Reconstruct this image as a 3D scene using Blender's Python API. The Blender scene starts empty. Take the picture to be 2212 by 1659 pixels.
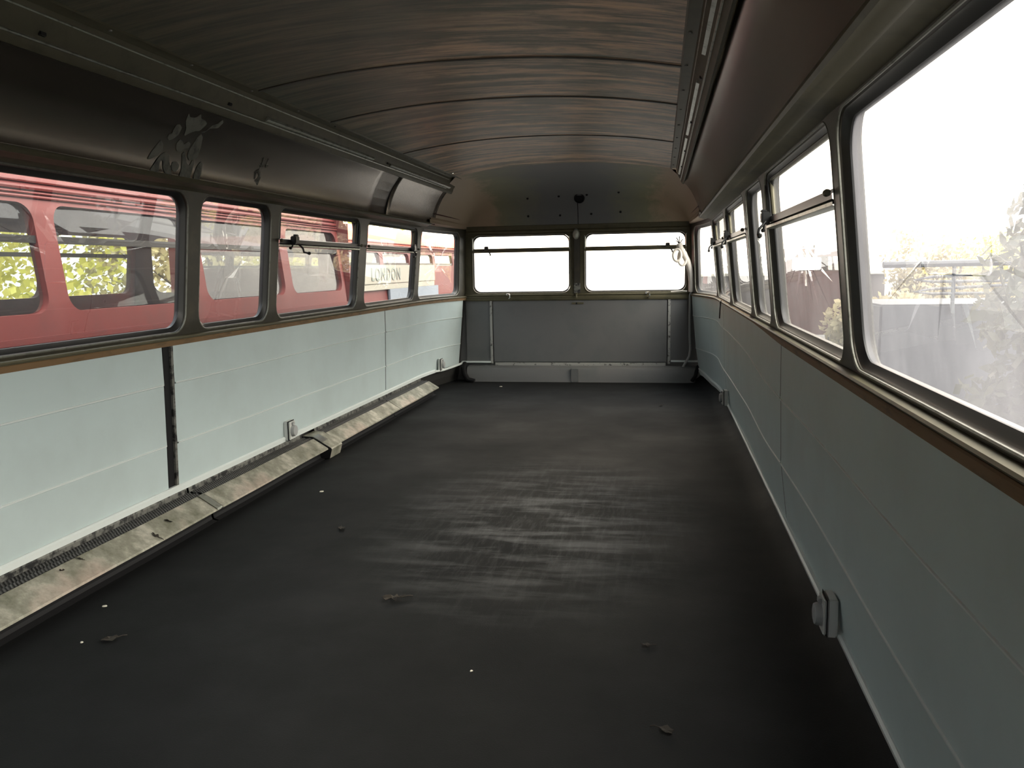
import bpy, bmesh, math, random
from mathutils import Vector, Matrix
C = bpy.context.scene.collection
sc = bpy.context.scene
PI = math.pi

# ------------------------------------------------------------------ camera
YAW, PITCH, ROLL, FPX = 0.17698, -0.13827, -0.017513, 1800.0
cy, sy, cp, sp = math.cos(YAW), math.sin(YAW), math.cos(PITCH), math.sin(PITCH)
Fv = Vector((-sy*cp, cy*cp, sp)); R0 = Vector((cy, sy, 0)); U0 = R0.cross(Fv)
Rv = math.cos(ROLL)*R0 + math.sin(ROLL)*U0
Uv = -math.sin(ROLL)*R0 + math.cos(ROLL)*U0
cd = bpy.data.cameras.new('camera'); cam = bpy.data.objects.new('camera', cd); C.objects.link(cam)
cd.sensor_width = 36; cd.lens = FPX/2212*36; cd.clip_start = 0.02; cd.clip_end = 500
cam.matrix_world = Matrix(((Rv.x, Uv.x, -Fv.x, 0), (Rv.y, Uv.y, -Fv.y, 0), (Rv.z, Uv.z, -Fv.z, 1.0), (0, 0, 0, 1)))
sc.camera = cam

# ------------------------------------------------------------------ sky and exposure
SKY, GLOW, FRONT, EXPO = 0.95, 11.0, 2.0, 1.42
W = bpy.data.worlds.new('sky'); sc.world = W; W.use_nodes = True
nt = W.node_tree; nt.nodes.clear()
def N(t, kind, **kw):
    n = t.nodes.new(kind)
    for k, v in kw.items(): setattr(n, k, v)
    return n
def sky():
    tc = N(nt, 'ShaderNodeTexCoord'); out = N(nt, 'ShaderNodeOutputWorld'); bg = N(nt, 'ShaderNodeBackground')
    sx = N(nt, 'ShaderNodeSeparateXYZ'); nt.links.new(tc.outputs['Generated'], sx.inputs[0])
    r = N(nt, 'ShaderNodeValToRGB'); nt.links.new(sx.outputs['Z'], r.inputs[0])
    e = r.color_ramp.elements
    e[0].position = 0.0; e[0].color = (.95, .93, .88, 1); e[1].position = .5; e[1].color = (.86, .92, 1.0, 1)
    dt = N(nt, 'ShaderNodeVectorMath', operation='DOT_PRODUCT')
    az, el = math.radians(95), math.radians(42)
    dt.inputs[1].default_value = (math.sin(az)*math.cos(el), math.cos(az)*math.cos(el), math.sin(el))
    nt.links.new(tc.outputs['Generated'], dt.inputs[0])
    mr = N(nt, 'ShaderNodeMapRange'); mr.inputs[1].default_value = 0.0; mr.inputs[2].default_value = 1
    nt.links.new(dt.outputs['Value'], mr.inputs[0])
    pw = N(nt, 'ShaderNodeMath', operation='POWER'); pw.inputs[1].default_value = 4
    nt.links.new(mr.outputs[0], pw.inputs[0])
    ml = N(nt, 'ShaderNodeMath', operation='MULTIPLY_ADD'); ml.inputs[1].default_value = GLOW; ml.inputs[2].default_value = SKY
    nt.links.new(pw.outputs[0], ml.inputs[0])
    wm = N(nt, 'ShaderNodeMix', data_type='RGBA'); nt.links.new(pw.outputs[0], wm.inputs[0]); nt.links.new(r.outputs[0], wm.inputs[6]); wm.inputs[7].default_value = (1, .86, .68, 1)
     
    d2 = N(nt, 'ShaderNodeVectorMath', operation='DOT_PRODUCT'); d2.inputs[1].default_value = (.0, .97, .24); nt.links.new(tc.outputs['Generated'], d2.inputs[0])
    m2 = N(nt, 'ShaderNodeMapRange'); nt.links.new(d2.outputs['Value'], m2.inputs[0]); p2 = N(nt, 'ShaderNodeMath', operation='POWER'); p2.inputs[1].default_value = 7
    nt.links.new(m2.outputs[0], p2.inputs[0]); a2 = N(nt, 'ShaderNodeMath', operation='MULTIPLY_ADD'); a2.inputs[1].default_value = FRONT
    nt.links.new(p2.outputs[0], a2.inputs[0]); nt.links.new(ml.outputs[0], a2.inputs[2]); nt.links.new(a2.outputs[0], bg.inputs[1])
    wm2 = N(nt, 'ShaderNodeMix', data_type='RGBA'); nt.links.new(p2.outputs[0], wm2.inputs[0]); nt.links.new(wm.outputs[2], wm2.inputs[6]); wm2.inputs[7].default_value = (1, .84, .66, 1)
    nt.links.new(wm2.outputs[2], bg.inputs[0]); nt.links.new(bg.outputs[0], out.inputs[0])
sky()
vs = sc.view_settings; vs.view_transform = 'Standard'; vs.look = 'None'; vs.gamma = 1; vs.exposure = EXPO; vs.use_curve_mapping = False
sc.cycles.max_bounces = 10; sc.cycles.diffuse_bounces = 6; sc.cycles.glossy_bounces = 5
sc.cycles.transmission_bounces = 6; sc.cycles.transparent_max_bounces = 32
sc.cycles.caustics_reflective = False; sc.cycles.caustics_refractive = False
sc.cycles.sample_clamp_indirect = 6
sc.cycles.use_denoising = True

# ------------------------------------------------------------------ materials
def newmat(name):
    m = bpy.data.materials.new(name); m.use_nodes = True; t = m.node_tree
    return m, t, t.nodes['Principled BSDF']
def lk(t, a, b): t.links.new(a, b)
def coords(t, scale, obj=True):
    tc = N(t, 'ShaderNodeTexCoord'); mp = N(t, 'ShaderNodeMapping'); mp.inputs['Scale'].default_value = scale
    lk(t, tc.outputs['Object'], mp.inputs['Vector']); return mp.outputs[0]
def noise(t, vec, sc_, det=5, rough=.6):
    n = N(t, 'ShaderNodeTexNoise'); n.inputs['Scale'].default_value = sc_; n.inputs['Detail'].default_value = det
    n.inputs['Roughness'].default_value = rough; lk(t, vec, n.inputs['Vector']); return n.outputs['Fac']
def ramp(t, fac, stops):
    r = N(t, 'ShaderNodeValToRGB'); lk(t, fac, r.inputs[0]); e = r.color_ramp.elements
    while len(e) < len(stops): e.new(.5)
    for i, (p, c) in enumerate(stops):
        e[i].position = p; e[i].color = (c, c, c, 1) if isinstance(c, (int, float)) else (*c, 1)
    return r.outputs[0]
def mix(t, fac, a, b):
    m = N(t, 'ShaderNodeMix', data_type='RGBA')
    if isinstance(fac, (int, float)): m.inputs[0].default_value = fac
    else: lk(t, fac, m.inputs[0])
    for s, v in ((6, a), (7, b)):
        if isinstance(v, tuple): m.inputs[s].default_value = (*v, 1)
        else: lk(t, v, m.inputs[s])
    return m.outputs[2]
def bump(t, b, fac, strength=.2, dist=.003):
    n = N(t, 'ShaderNodeBump'); n.inputs['Strength'].default_value = strength; n.inputs['Distance'].default_value = dist
    lk(t, fac, n.inputs['Height']); lk(t, n.outputs[0], b.inputs['Normal'])
def paint(name, col, rough=.5, metal=0, dirt=None, amt=(.5, .75), scale=(1, 1, 1), ns=8, bmp=0, spec=.5, tint=None):
    m, t, b = newmat(name); b.inputs['Roughness'].default_value = rough; b.inputs['Metallic'].default_value = metal
    b.inputs['Specular IOR Level'].default_value = spec
    if tint: b.inputs['Specular Tint'].default_value = (*tint, 1)
    v = coords(t, scale); n = noise(t, v, ns)
    if dirt: lk(t, mix(t, ramp(t, n, [(amt[0], 0), (amt[1], 1)]), col, dirt), b.inputs['Base Color'])
    else: b.inputs['Base Color'].default_value = (*col, 1)
    if bmp: bump(t, b, n, bmp)
    return m
M = {}
M['frame'] = paint('bronze_paint', (.034, .030, .021), .42, 0, (.060, .050, .032), ns=14, bmp=.05)
M['rubber'] = paint('black_rubber', (.012, .012, .012), .42)
M['frame_bead'] = paint('dull_frame_bead', (.20, .20, .17), .5, .4, (.07, .07, .05), ns=30)
M['bead'] = paint('dull_metal_bead', (.42, .43, .38), .35, .8, (.16, .15, .11), ns=30)
M['panel'] = paint('pale_mint_paint', (.47, .555, .56), .5, 0, (.42, .49, .49), (.45, .8), ns=3)
M['rail'] = paint('white_rail', (.66, .71, .70), .45)
M['gap'] = paint('dark_gap', (.012, .012, .011), .8)
M['wood'] = paint('stripped_wood', (.17, .10, .045), .7, 0, (.07, .05, .025), ns=40, scale=(1, .2, 1))
M['strip_pale'] = paint('scuffed_pale_strip', (.34, .34, .32), .45, .2, (.05, .05, .05), (.56, .66), ns=30)
M['sill_metal'] = paint('olive_metal', (.10, .090, .055), .5, .1, (.065, .06, .037), ns=12, bmp=.04, spec=.3)
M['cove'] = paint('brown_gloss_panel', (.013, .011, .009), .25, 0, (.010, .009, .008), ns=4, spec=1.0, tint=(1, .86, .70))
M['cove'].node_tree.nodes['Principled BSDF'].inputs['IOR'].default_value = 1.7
M['cove_light'] = paint('beige_gloss_panel', (.20, .16, .125), .42, 0, (.16, .13, .10), ns=4)
M['peeled'] = paint('peeled_backing', (.20, .20, .17), .8, 0, (.05, .05, .045), ns=25, bmp=.3)
M['grey_wall'] = paint('charcoal_panel', (.125, .126, .126), .5, 0, (.095, .105, .104), ns=3)
M['strip_dirty'] = paint('scuffed_aluminium', (.22, .22, .20), .4, .5, (.03, .03, .03), (.45, .6), ns=35)
M['black'] = paint('black_paint', (.010, .010, .011), .6, spec=.2)
M['gear'] = paint('black_iron', (.02, .02, .02), .35, .4)
M['plastic'] = paint('white_plastic', (.55, .56, .54), .4)
M['plastic_grey'] = paint('grey_plastic', (.35, .36, .36), .4)
M['cable'] = paint('white_cable', (.62, .58, .53), .5)
M['chrome'] = paint('chrome', (.8, .8, .8), .15, 1)
M['leaf'] = paint('dry_leaf', (.018, .014, .009), .8)
M['chip'] = paint('pale_chip', (.6, .58, .5), .8)
M['red'] = paint('bus_red', (.070, .010, .009), .5, 0, (.05, .009, .008), ns=3, spec=.3)
M['red_sunlit'] = paint('sunlit_bus_red', (.9, .10, .03), .4)  # brighter copy of the bus red, sunlight painted into the roof colour
M['cream'] = paint('cream_band', (.17, .165, .14), .5)
M['ad_grey'] = paint('slate_board', (.10, .12, .15), .5)
M['text_dark'] = paint('dark_lettering', (.10, .12, .11), .5)
M['text_pale'] = paint('pale_lettering', (.55, .55, .55), .5)
M['inside'] = paint('dark_bus_interior', (.10, .095, .08), .6)
M['bark'] = paint('bark', (.09, .07, .05), .9, bmp=.4)
M['shed'] = paint('mauve_render', (.10, .085, .08), .8, 0, (.075, .06, .06), ns=.8)
M['truck'] = paint('grey_blue_steel', (.05, .055, .065), .6)
M['white_van'] = paint('white_coach_paint', (.75, .77, .8), .35)

def metal_cover():
    m, t, b = newmat('weathered_aluminium'); b.inputs['Metallic'].default_value = .35
    v = coords(t, (1, 1, 1)); n = noise(t, v, 9, 8, .7); n2 = noise(t, v, 2.2, 4)
    c = ramp(t, n, [(.35, (.16, .165, .12)), (.52, (.33, .32, .26)), (.66, (.58, .56, .48))])
    pink = mix(t, ramp(t, n2, [(.56, 0), (.66, .55)]), c, (.50, .36, .30))
    lk(t, pink, b.inputs['Base Color']); lk(t, ramp(t, n, [(.3, .55), (.7, .28)]), b.inputs['Roughness'])
    bump(t, b, n2, .25, .01); return m
M['cover'] = metal_cover()
def grille():
    m, t, b = newmat('black_expanded_mesh'); b.inputs['Roughness'].default_value = .5
    v = coords(t, (1, 1, 1)); w = N(t, 'ShaderNodeTexWave', wave_type='BANDS', bands_direction='DIAGONAL'); w.inputs['Scale'].default_value = 45
    lk(t, v, w.inputs['Vector']); lk(t, ramp(t, w.outputs['Fac'], [(.4, .006), (.75, .07)]), b.inputs['Base Color'])
    bump(t, b, w.outputs['Fac'], .8, .004); return m
M['grille'] = grille()
def floor_mat():
    m, t, b = newmat('black_floor_covering')
    v = coords(t, (1, 1, 1)); n = noise(t, v, 1.6, 6, .6); fine = noise(t, v, 260, 2)
    base = ramp(t, n, [(.3, (.0045, .005, .0055)), (.55, (.0072, .0078, .0083)), (.75, (.011, .0118, .0125))])
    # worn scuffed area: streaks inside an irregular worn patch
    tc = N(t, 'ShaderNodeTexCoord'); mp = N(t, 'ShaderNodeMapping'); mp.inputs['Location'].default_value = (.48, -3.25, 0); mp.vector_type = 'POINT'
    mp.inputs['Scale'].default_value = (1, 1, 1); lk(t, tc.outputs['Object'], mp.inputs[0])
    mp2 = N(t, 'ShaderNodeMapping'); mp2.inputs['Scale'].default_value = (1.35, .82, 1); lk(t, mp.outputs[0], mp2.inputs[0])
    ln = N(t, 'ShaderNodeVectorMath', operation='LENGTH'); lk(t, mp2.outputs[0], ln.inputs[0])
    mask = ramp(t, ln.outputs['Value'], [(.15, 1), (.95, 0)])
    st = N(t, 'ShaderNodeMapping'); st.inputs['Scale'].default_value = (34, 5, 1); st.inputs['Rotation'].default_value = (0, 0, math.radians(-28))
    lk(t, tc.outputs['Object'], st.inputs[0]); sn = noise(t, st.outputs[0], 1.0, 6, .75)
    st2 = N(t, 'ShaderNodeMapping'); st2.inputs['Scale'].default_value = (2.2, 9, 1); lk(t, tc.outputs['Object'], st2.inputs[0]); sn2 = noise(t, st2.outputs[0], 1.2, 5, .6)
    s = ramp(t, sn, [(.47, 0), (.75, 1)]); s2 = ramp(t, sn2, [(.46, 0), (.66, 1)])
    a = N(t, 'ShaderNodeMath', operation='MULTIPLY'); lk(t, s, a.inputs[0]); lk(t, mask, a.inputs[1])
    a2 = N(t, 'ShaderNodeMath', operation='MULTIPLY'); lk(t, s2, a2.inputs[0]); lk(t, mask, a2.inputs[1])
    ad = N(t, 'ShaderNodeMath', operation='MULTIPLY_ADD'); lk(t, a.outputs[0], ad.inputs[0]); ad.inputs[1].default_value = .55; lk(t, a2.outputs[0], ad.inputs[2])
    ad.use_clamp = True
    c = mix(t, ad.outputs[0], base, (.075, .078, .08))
    dust = ramp(t, fine, [(.66, 0), (.78, .5)]); c = mix(t, dust, c, (.035, .035, .034))
    lk(t, c, b.inputs['Base Color']); lk(t, ramp(t, n, [(.3, .74), (.7, .6)]), b.inputs['Roughness']); b.inputs['Specular IOR Level'].default_value = .12
    bump(t, b, fine, .25, .002); return m
M['floor'] = floor_mat()
def ceiling_mat():
    m, t, b = newmat('glue_stained_ceiling_board')
    v = coords(t, (.9, 9, 4)); n = noise(t, v, 1.9, 9, .72); v2 = coords(t, (.9, 1.3, 1)); n2 = noise(t, v2, 1.4, 4)
    v3 = coords(t, (1.4, 16, 4)); n3 = noise(t, v3, 1.3, 8, .7)
    streak = ramp(t, n, [(.36, (.06, .068, .034)), (.44, (.17, .135, .085)), (.50, (.44, .285, .18)), (.58, (.70, .46, .29)), (.68, (.74, .54, .27))])
    dark = ramp(t, n3, [(.38, (.045, .05, .035)), (.60, (.15, .135, .085))])
    # greener, darker tone near and left, partly dim light put into the colour
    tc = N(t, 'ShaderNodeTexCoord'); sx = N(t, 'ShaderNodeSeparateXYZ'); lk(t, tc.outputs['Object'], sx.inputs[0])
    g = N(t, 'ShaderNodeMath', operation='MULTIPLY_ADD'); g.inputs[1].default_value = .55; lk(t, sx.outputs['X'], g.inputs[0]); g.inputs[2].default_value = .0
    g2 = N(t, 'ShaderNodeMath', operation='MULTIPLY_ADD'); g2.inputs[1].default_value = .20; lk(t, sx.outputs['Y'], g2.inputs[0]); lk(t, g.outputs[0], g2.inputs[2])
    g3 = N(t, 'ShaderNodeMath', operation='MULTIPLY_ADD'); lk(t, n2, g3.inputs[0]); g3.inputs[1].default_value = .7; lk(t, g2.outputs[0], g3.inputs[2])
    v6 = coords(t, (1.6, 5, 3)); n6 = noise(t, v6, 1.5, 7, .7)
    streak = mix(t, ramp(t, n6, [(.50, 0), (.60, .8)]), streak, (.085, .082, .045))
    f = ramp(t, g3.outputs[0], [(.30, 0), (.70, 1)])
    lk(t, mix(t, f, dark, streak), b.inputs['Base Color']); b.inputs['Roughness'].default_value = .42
    bump(t, b, n, .35, .005); return m
M['ceiling'] = ceiling_mat()
def dome_mat():
    m, t, b = newmat('scraped_dome_lining')
    v = coords(t, (1, 1, 1)); n = noise(t, v, 5, 7, .7); tc = N(t, 'ShaderNodeTexCoord'); sx = N(t, 'ShaderNodeSeparateXYZ'); lk(t, tc.outputs['Object'], sx.inputs[0])
    # residue left along the outer edge of the dome (far from its middle), dark cloth glue in the middle
    ax = N(t, 'ShaderNodeMath', operation='ADD'); ax.inputs[1].default_value = .73; lk(t, sx.outputs['X'], ax.inputs[0])
    ab = N(t, 'ShaderNodeMath', operation='ABSOLUTE'); lk(t, ax.outputs[0], ab.inputs[0])
    a = N(t, 'ShaderNodeMath', operation='MULTIPLY_ADD'); lk(t, n, a.inputs[0]); a.inputs[1].default_value = .5; lk(t, ab.outputs[0], a.inputs[2])
    c = ramp(t, a.outputs[0], [(.5, (.16, .165, .17)), (.9, (.24, .24, .16)), (1.1, (.40, .31, .22))])
    lk(t, c, b.inputs['Base Color']); b.inputs['Roughness'].default_value = .6; bump(t, b, n, .3, .006); return m
M['dome'] = dome_mat()
def glass(name, dirt=.05, tint=(.96, .97, .96), dcol=(.8, .82, .86), nsc=3, ior=1.5):
    m = bpy.data.materials.new(name); m.use_nodes = True; t = m.node_tree; t.nodes.clear()
    out = N(t, 'ShaderNodeOutputMaterial'); tr = N(t, 'ShaderNodeBsdfTransparent'); gl = N(t, 'ShaderNodeBsdfGlossy')
    tr.inputs[0].default_value = (*tint, 1); gl.inputs['Roughness'].default_value = 0.0
    fr = N(t, 'ShaderNodeFresnel'); fr.inputs[0].default_value = ior
    geo = N(t, 'ShaderNodeNewGeometry')
    inv = N(t, 'ShaderNodeMath', operation='SUBTRACT'); inv.inputs[0].default_value = 1; lk(t, geo.outputs['Backfacing'], inv.inputs[1])
    # both faces of the pane: R' = 2R/(1+R)
    ad = N(t, 'ShaderNodeMath', operation='ADD'); ad.inputs[1].default_value = 1; lk(t, fr.outputs[0], ad.inputs[0])
    dv = N(t, 'ShaderNodeMath', operation='DIVIDE'); lk(t, fr.outputs[0], dv.inputs[0]); lk(t, ad.outputs[0], dv.inputs[1])
    m2 = N(t, 'ShaderNodeMath', operation='MULTIPLY'); lk(t, dv.outputs[0], m2.inputs[0]); m2.inputs[1].default_value = 2
    m3 = N(t, 'ShaderNodeMath', operation='MULTIPLY'); lk(t, m2.outputs[0], m3.inputs[0]); lk(t, inv.outputs[0], m3.inputs[1])
    df = N(t, 'ShaderNodeBsdfDiffuse'); df.inputs[0].default_value = (*dcol, 1); tl = N(t, 'ShaderNodeBsdfTranslucent'); tl.inputs[0].default_value = (*dcol, 1)
    dm = N(t, 'ShaderNodeMixShader'); dm.inputs[0].default_value = .75; lk(t, df.outputs[0], dm.inputs[1]); lk(t, tl.outputs[0], dm.inputs[2])
    v = coords(t, (1, 1, .5)); n = noise(t, v, nsc, 6, .65)
    dr = ramp(t, n, [(.3, dirt*.55), (.75, dirt*1.5)])
    dd = N(t, 'ShaderNodeMath', operation='MULTIPLY'); lk(t, dr, dd.inputs[0]); lk(t, inv.outputs[0], dd.inputs[1])
    mA = N(t, 'ShaderNodeMixShader'); lk(t, dd.outputs[0], mA.inputs[0]); lk(t, tr.outputs[0], mA.inputs[1]); lk(t, dm.outputs[0], mA.inputs[2])
    mB = N(t, 'ShaderNodeMixShader'); lk(t, m3.outputs[0], mB.inputs[0]); lk(t, mA.outputs[0], mB.inputs[1]); lk(t, gl.outputs[0], mB.inputs[2])
    lk(t, mB.outputs[0], out.inputs[0]); return m
M['glass_l'] = glass('window_glass', .035)
M['glass_r'] = glass('dusty_window_glass', .10)
M['glass_dirty'] = glass('milky_dirty_glass', .13, dcol=(.82, .83, .92), nsc=2.2)
M['glass_front'] = glass('front_glass', .06)
M['glass_out'] = glass('bus_glass', .03, tint=(.85, .88, .86), ior=1.3)
def foliage(name, a, b_):
    m = bpy.data.materials.new(name); m.use_nodes = True; t = m.node_tree; b = t.nodes['Principled BSDF']; b.inputs['Roughness'].default_value = .6
    v = coords(t, (1, 1, 1)); n = noise(t, v, 1.2, 3); lk(t, ramp(t, n, [(.35, a), (.65, b_)]), b.inputs['Base Color'])
    out = t.nodes['Material Output']; tl = N(t, 'ShaderNodeBsdfTranslucent'); lk(t, ramp(t, n, [(.35, a), (.65, b_)]), tl.inputs[0])
    mx = N(t, 'ShaderNodeMixShader'); mx.inputs[0].default_value = .5; lk(t, b.outputs[0], mx.inputs[1]); lk(t, tl.outputs[0], mx.inputs[2]); lk(t, mx.outputs[0], out.inputs[0])
    return m
M['fol_a'] = foliage('yellow_green_leaves', (.36, .35, .06), (.62, .56, .15))
M['fol_b'] = foliage('pale_autumn_leaves', (.32, .26, .14), (.45, .40, .22))
M['fol_dark'] = foliage('dark_leaves', (.05, .055, .03), (.12, .12, .07))
M['tarmac'] = paint('yard_tarmac', (.12, .12, .12), .8, 0, (.09, .09, .09), ns=.5)

# ------------------------------------------------------------------ mesh helpers
class MB:
    def __init__(s): s.bm = bmesh.new()
    def quad(s, pts):
        v = [s.bm.verts.new(p) for p in pts]
        try: return s.bm.faces.new(v)
        except ValueError: return None
    def box(s, x0, x1, y0, y1, z0, z1, bev=0):
        vs_ = [s.bm.verts.new((x, y, z)) for x in (x0, x1) for y in (y0, y1) for z in (z0, z1)]
        fs = [(0, 1, 3, 2), (4, 6, 7, 5), (0, 4, 5, 1), (2, 3, 7, 6), (0, 2, 6, 4), (1, 5, 7, 3)]
        ff = [s.bm.faces.new([vs_[i] for i in f]) for f in fs]
        if bev:
            ed = {e for f in ff for e in f.edges}
            bmesh.ops.bevel(s.bm, geom=list(ed), offset=bev, segments=2, affect='EDGES')
        return s
    def grid(s, rows, close_u=False, close_v=False):
        vv = [[s.bm.verts.new(p) for p in r] for r in rows]; n, k = len(vv), len(vv[0])
        for i in range(n if close_u else n-1):
            for j in range(k if close_v else k-1):
                try: s.bm.faces.new((vv[i][j], vv[(i+1) % n][j], vv[(i+1) % n][(j+1) % k], vv[i][(j+1) % k]))
                except ValueError: pass
        return vv
    def prism(s, poly_a, poly_b):            # closed solid between two matching outlines
        a = [s.bm.verts.new(p) for p in poly_a]; b = [s.bm.verts.new(p) for p in poly_b]; n = len(a)
        s.bm.faces.new(a[::-1]); s.bm.faces.new(b)
        for i in range(n): s.bm.faces.new((a[i], a[(i+1) % n], b[(i+1) % n], b[i]))
        return s
    def tube(s, pts, r, seg=8, closed=False, caps=True):
        pts = [Vector(p) for p in pts]; n = len(pts); rings = []
        up = Vector((0, 0, 1)); prev = None
        for i, p in enumerate(pts):
            if closed: d = pts[(i+1) % n]-pts[i-1]
            else: d = pts[min(i+1, n-1)]-pts[max(i-1, 0)]
            d.normalize()
            if prev is None:
                a = up if abs(d.dot(up)) < .9 else Vector((0, 1, 0)); u = d.cross(a).normalized()
            else: u = (prev-d*prev.dot(d)).normalized()
            prev = u; w = d.cross(u); rr = r[i] if isinstance(r, (list, tuple)) else r
            rings.append([p+(u*math.cos(2*PI*k/seg)+w*math.sin(2*PI*k/seg))*rr for k in range(seg)])
        vv = s.grid(rings, close_u=closed, close_v=True)
        if not closed and caps: s.bm.faces.new(vv[0][::-1]); s.bm.faces.new(vv[-1])
        return s
    def lathe(s, origin, axis, prof, seg=20):
        o = Vector(origin); a = Vector(axis).normalized(); b = a.orthogonal().normalized(); c = a.cross(b)
        rows = [[o+a*h+(b*math.cos(2*PI*k/seg)+c*math.sin(2*PI*k/seg))*r for k in range(seg)] for r, h in prof]
        vv = s.grid(rows, close_v=True); s.bm.faces.new(vv[0][::-1]); s.bm.faces.new(vv[-1]); return s
    def build(s, name, mat, parent=None, smooth=False, thick=0, off=0, loc=None, bev=0, fix=True):
        if fix: bmesh.ops.recalc_face_normals(s.bm, faces=s.bm.faces)
        me = bpy.data.meshes.new(name); s.bm.to_mesh(me); s.bm.free()
        o = bpy.data.objects.new(name, me); C.objects.link(o); me.materials.append(mat)
        if smooth:
            for p in me.polygons: p.use_smooth = True
            md = o.modifiers.new('es', 'EDGE_SPLIT'); md.split_angle = math.radians(35)
        if thick:
            md = o.modifiers.new('th', 'SOLIDIFY'); md.thickness = thick; md.offset = off
        if bev:
            md = o.modifiers.new('bv', 'BEVEL'); md.width = bev; md.segments = 2
        if loc: o.location = loc
        if parent: o.parent = parent
        return o
def S(o): o['kind'] = 'structure'; return o
def empty(name, loc=(0, 0, 0)):
    o = bpy.data.objects.new(name, None); C.objects.link(o); o.location = loc; o.empty_display_size = .1; return o
def tag(o, label, cat, group=None, kind=None):
    o['label'] = label; o['category'] = cat
    if group: o['group'] = group
    if kind: o['kind'] = kind
    return o
def interp(tab, z):
    if z <= tab[0][0]: return tab[0][1]
    for (a, u), (b, v) in zip(tab, tab[1:]):
        if z <= b: return u+(v-u)*(z-a)/(b-a)
    return tab[-1][1]

# ------------------------------------------------------------------ hull of the upper deck
XC, YF, YB = -.73, 7.34, -1.75
HW = [(0, 1.225), (.06, 1.20), (.14, 1.178), (.73, 1.160), (.77, 1.148), (1.318, 1.092), (1.345, 1.086), (1.6, .96)]
HF = [(0, 1.08), (.16, 1.05), (.74, .99), (1.35, .975), (1.6, .95)]
def P(side, y, z, off=0):
    s = min(1, max(0, (y-6.3)/1.04)); s = s**1.8
    return Vector((XC+side*(interp(HW, z)*(1-s)+interp(HF, z)*s+off), y, z))
PILL = [(-1.75, -1.66), (-.62, -.53), (.55, .66), (1.80, 1.86), (3.07, 3.16), (3.79, 3.87), (5.0, 5.12), (6.25, 6.34), (7.22, 7.34)]
PILLS = {-1: PILL, 1: [(-1.75, -1.66), (-.55, -.46), (.64, .73), (1.93, 1.99), (3.19, 3.27), (3.88, 3.96), (5.05, 5.16), (6.27, 6.35), (7.22, 7.34)]}
ZB, ZT = .768, 1.318
def rrect(y0, y1, z0, z1, r=.075, na=8, ne=8, inset=0):
    """rounded rectangle and the matching points on the plain rectangle, both counterclockwise"""
    y0 += inset; y1 -= inset; z0 += inset; z1 -= inset
    pts, tg = [], []
    cs = [(y1-r, z0+r, -PI/2), (y1-r, z1-r, 0), (y0+r, z1-r, PI/2), (y0+r, z0+r, PI)]
    for i, (a, b, st) in enumerate(cs):
        for k in range(na+1):
            t = st+PI/2*k/na; pts.append((a+r*math.cos(t), b+r*math.sin(t))); tg.append((i, k))
        a2, b2, st2 = cs[(i+1) % 4]; p = pts[-1]; q = (a2+r*math.cos(st2), b2+r*math.sin(st2))
        for k in range(1, ne): pts.append((p[0]+(q[0]-p[0])*k/ne, p[1]+(q[1]-p[1])*k/ne)); tg.append((i, 'e'))
    return pts, tg
def outer(pts, tg, Y0, Y1, Z0, Z1, na=8):
    o = []
    for (y, z), (i, k) in zip(pts, tg):
        if k == 'e': o.append([(Y1, z), (y, Z1), (Y0, z), (y, Z0)][i]); continue
        h = na//2
        pre = [(y, Z0), (Y1, z), (y, Z1), (Y0, z)][i]; post = [(Y1, z), (y, Z1), (Y0, z), (y, Z0)][i]
        cor = [(Y1, Z0), (Y1, Z1), (Y0, Z1), (Y0, Z0)][i]
        o.append(pre if k < h else cor if k == h else post)
    return o
def band(side, bays, z0, z1, mp):
    """window band with rounded openings: inner face, reveals and outer face"""
    b = MB()
    for (Y0, Y1, y0, y1) in bays:
        i, tg = rrect(y0, y1, ZB, ZT); o = outer(i, tg, Y0, Y1, z0, z1)
        b.grid([[mp(y, z, 0) for y, z in o], [mp(y, z, 0) for y, z in i], [mp(y, z, .006) for y, z in rrect(y0, y1, ZB, ZT, inset=.004)[0]],
                [mp(y, z, .05) for y, z in rrect(y0, y1, ZB, ZT, inset=.006)[0]], [mp(y, z, .05) for y, z in o]], close_v=True)
    return b

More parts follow.
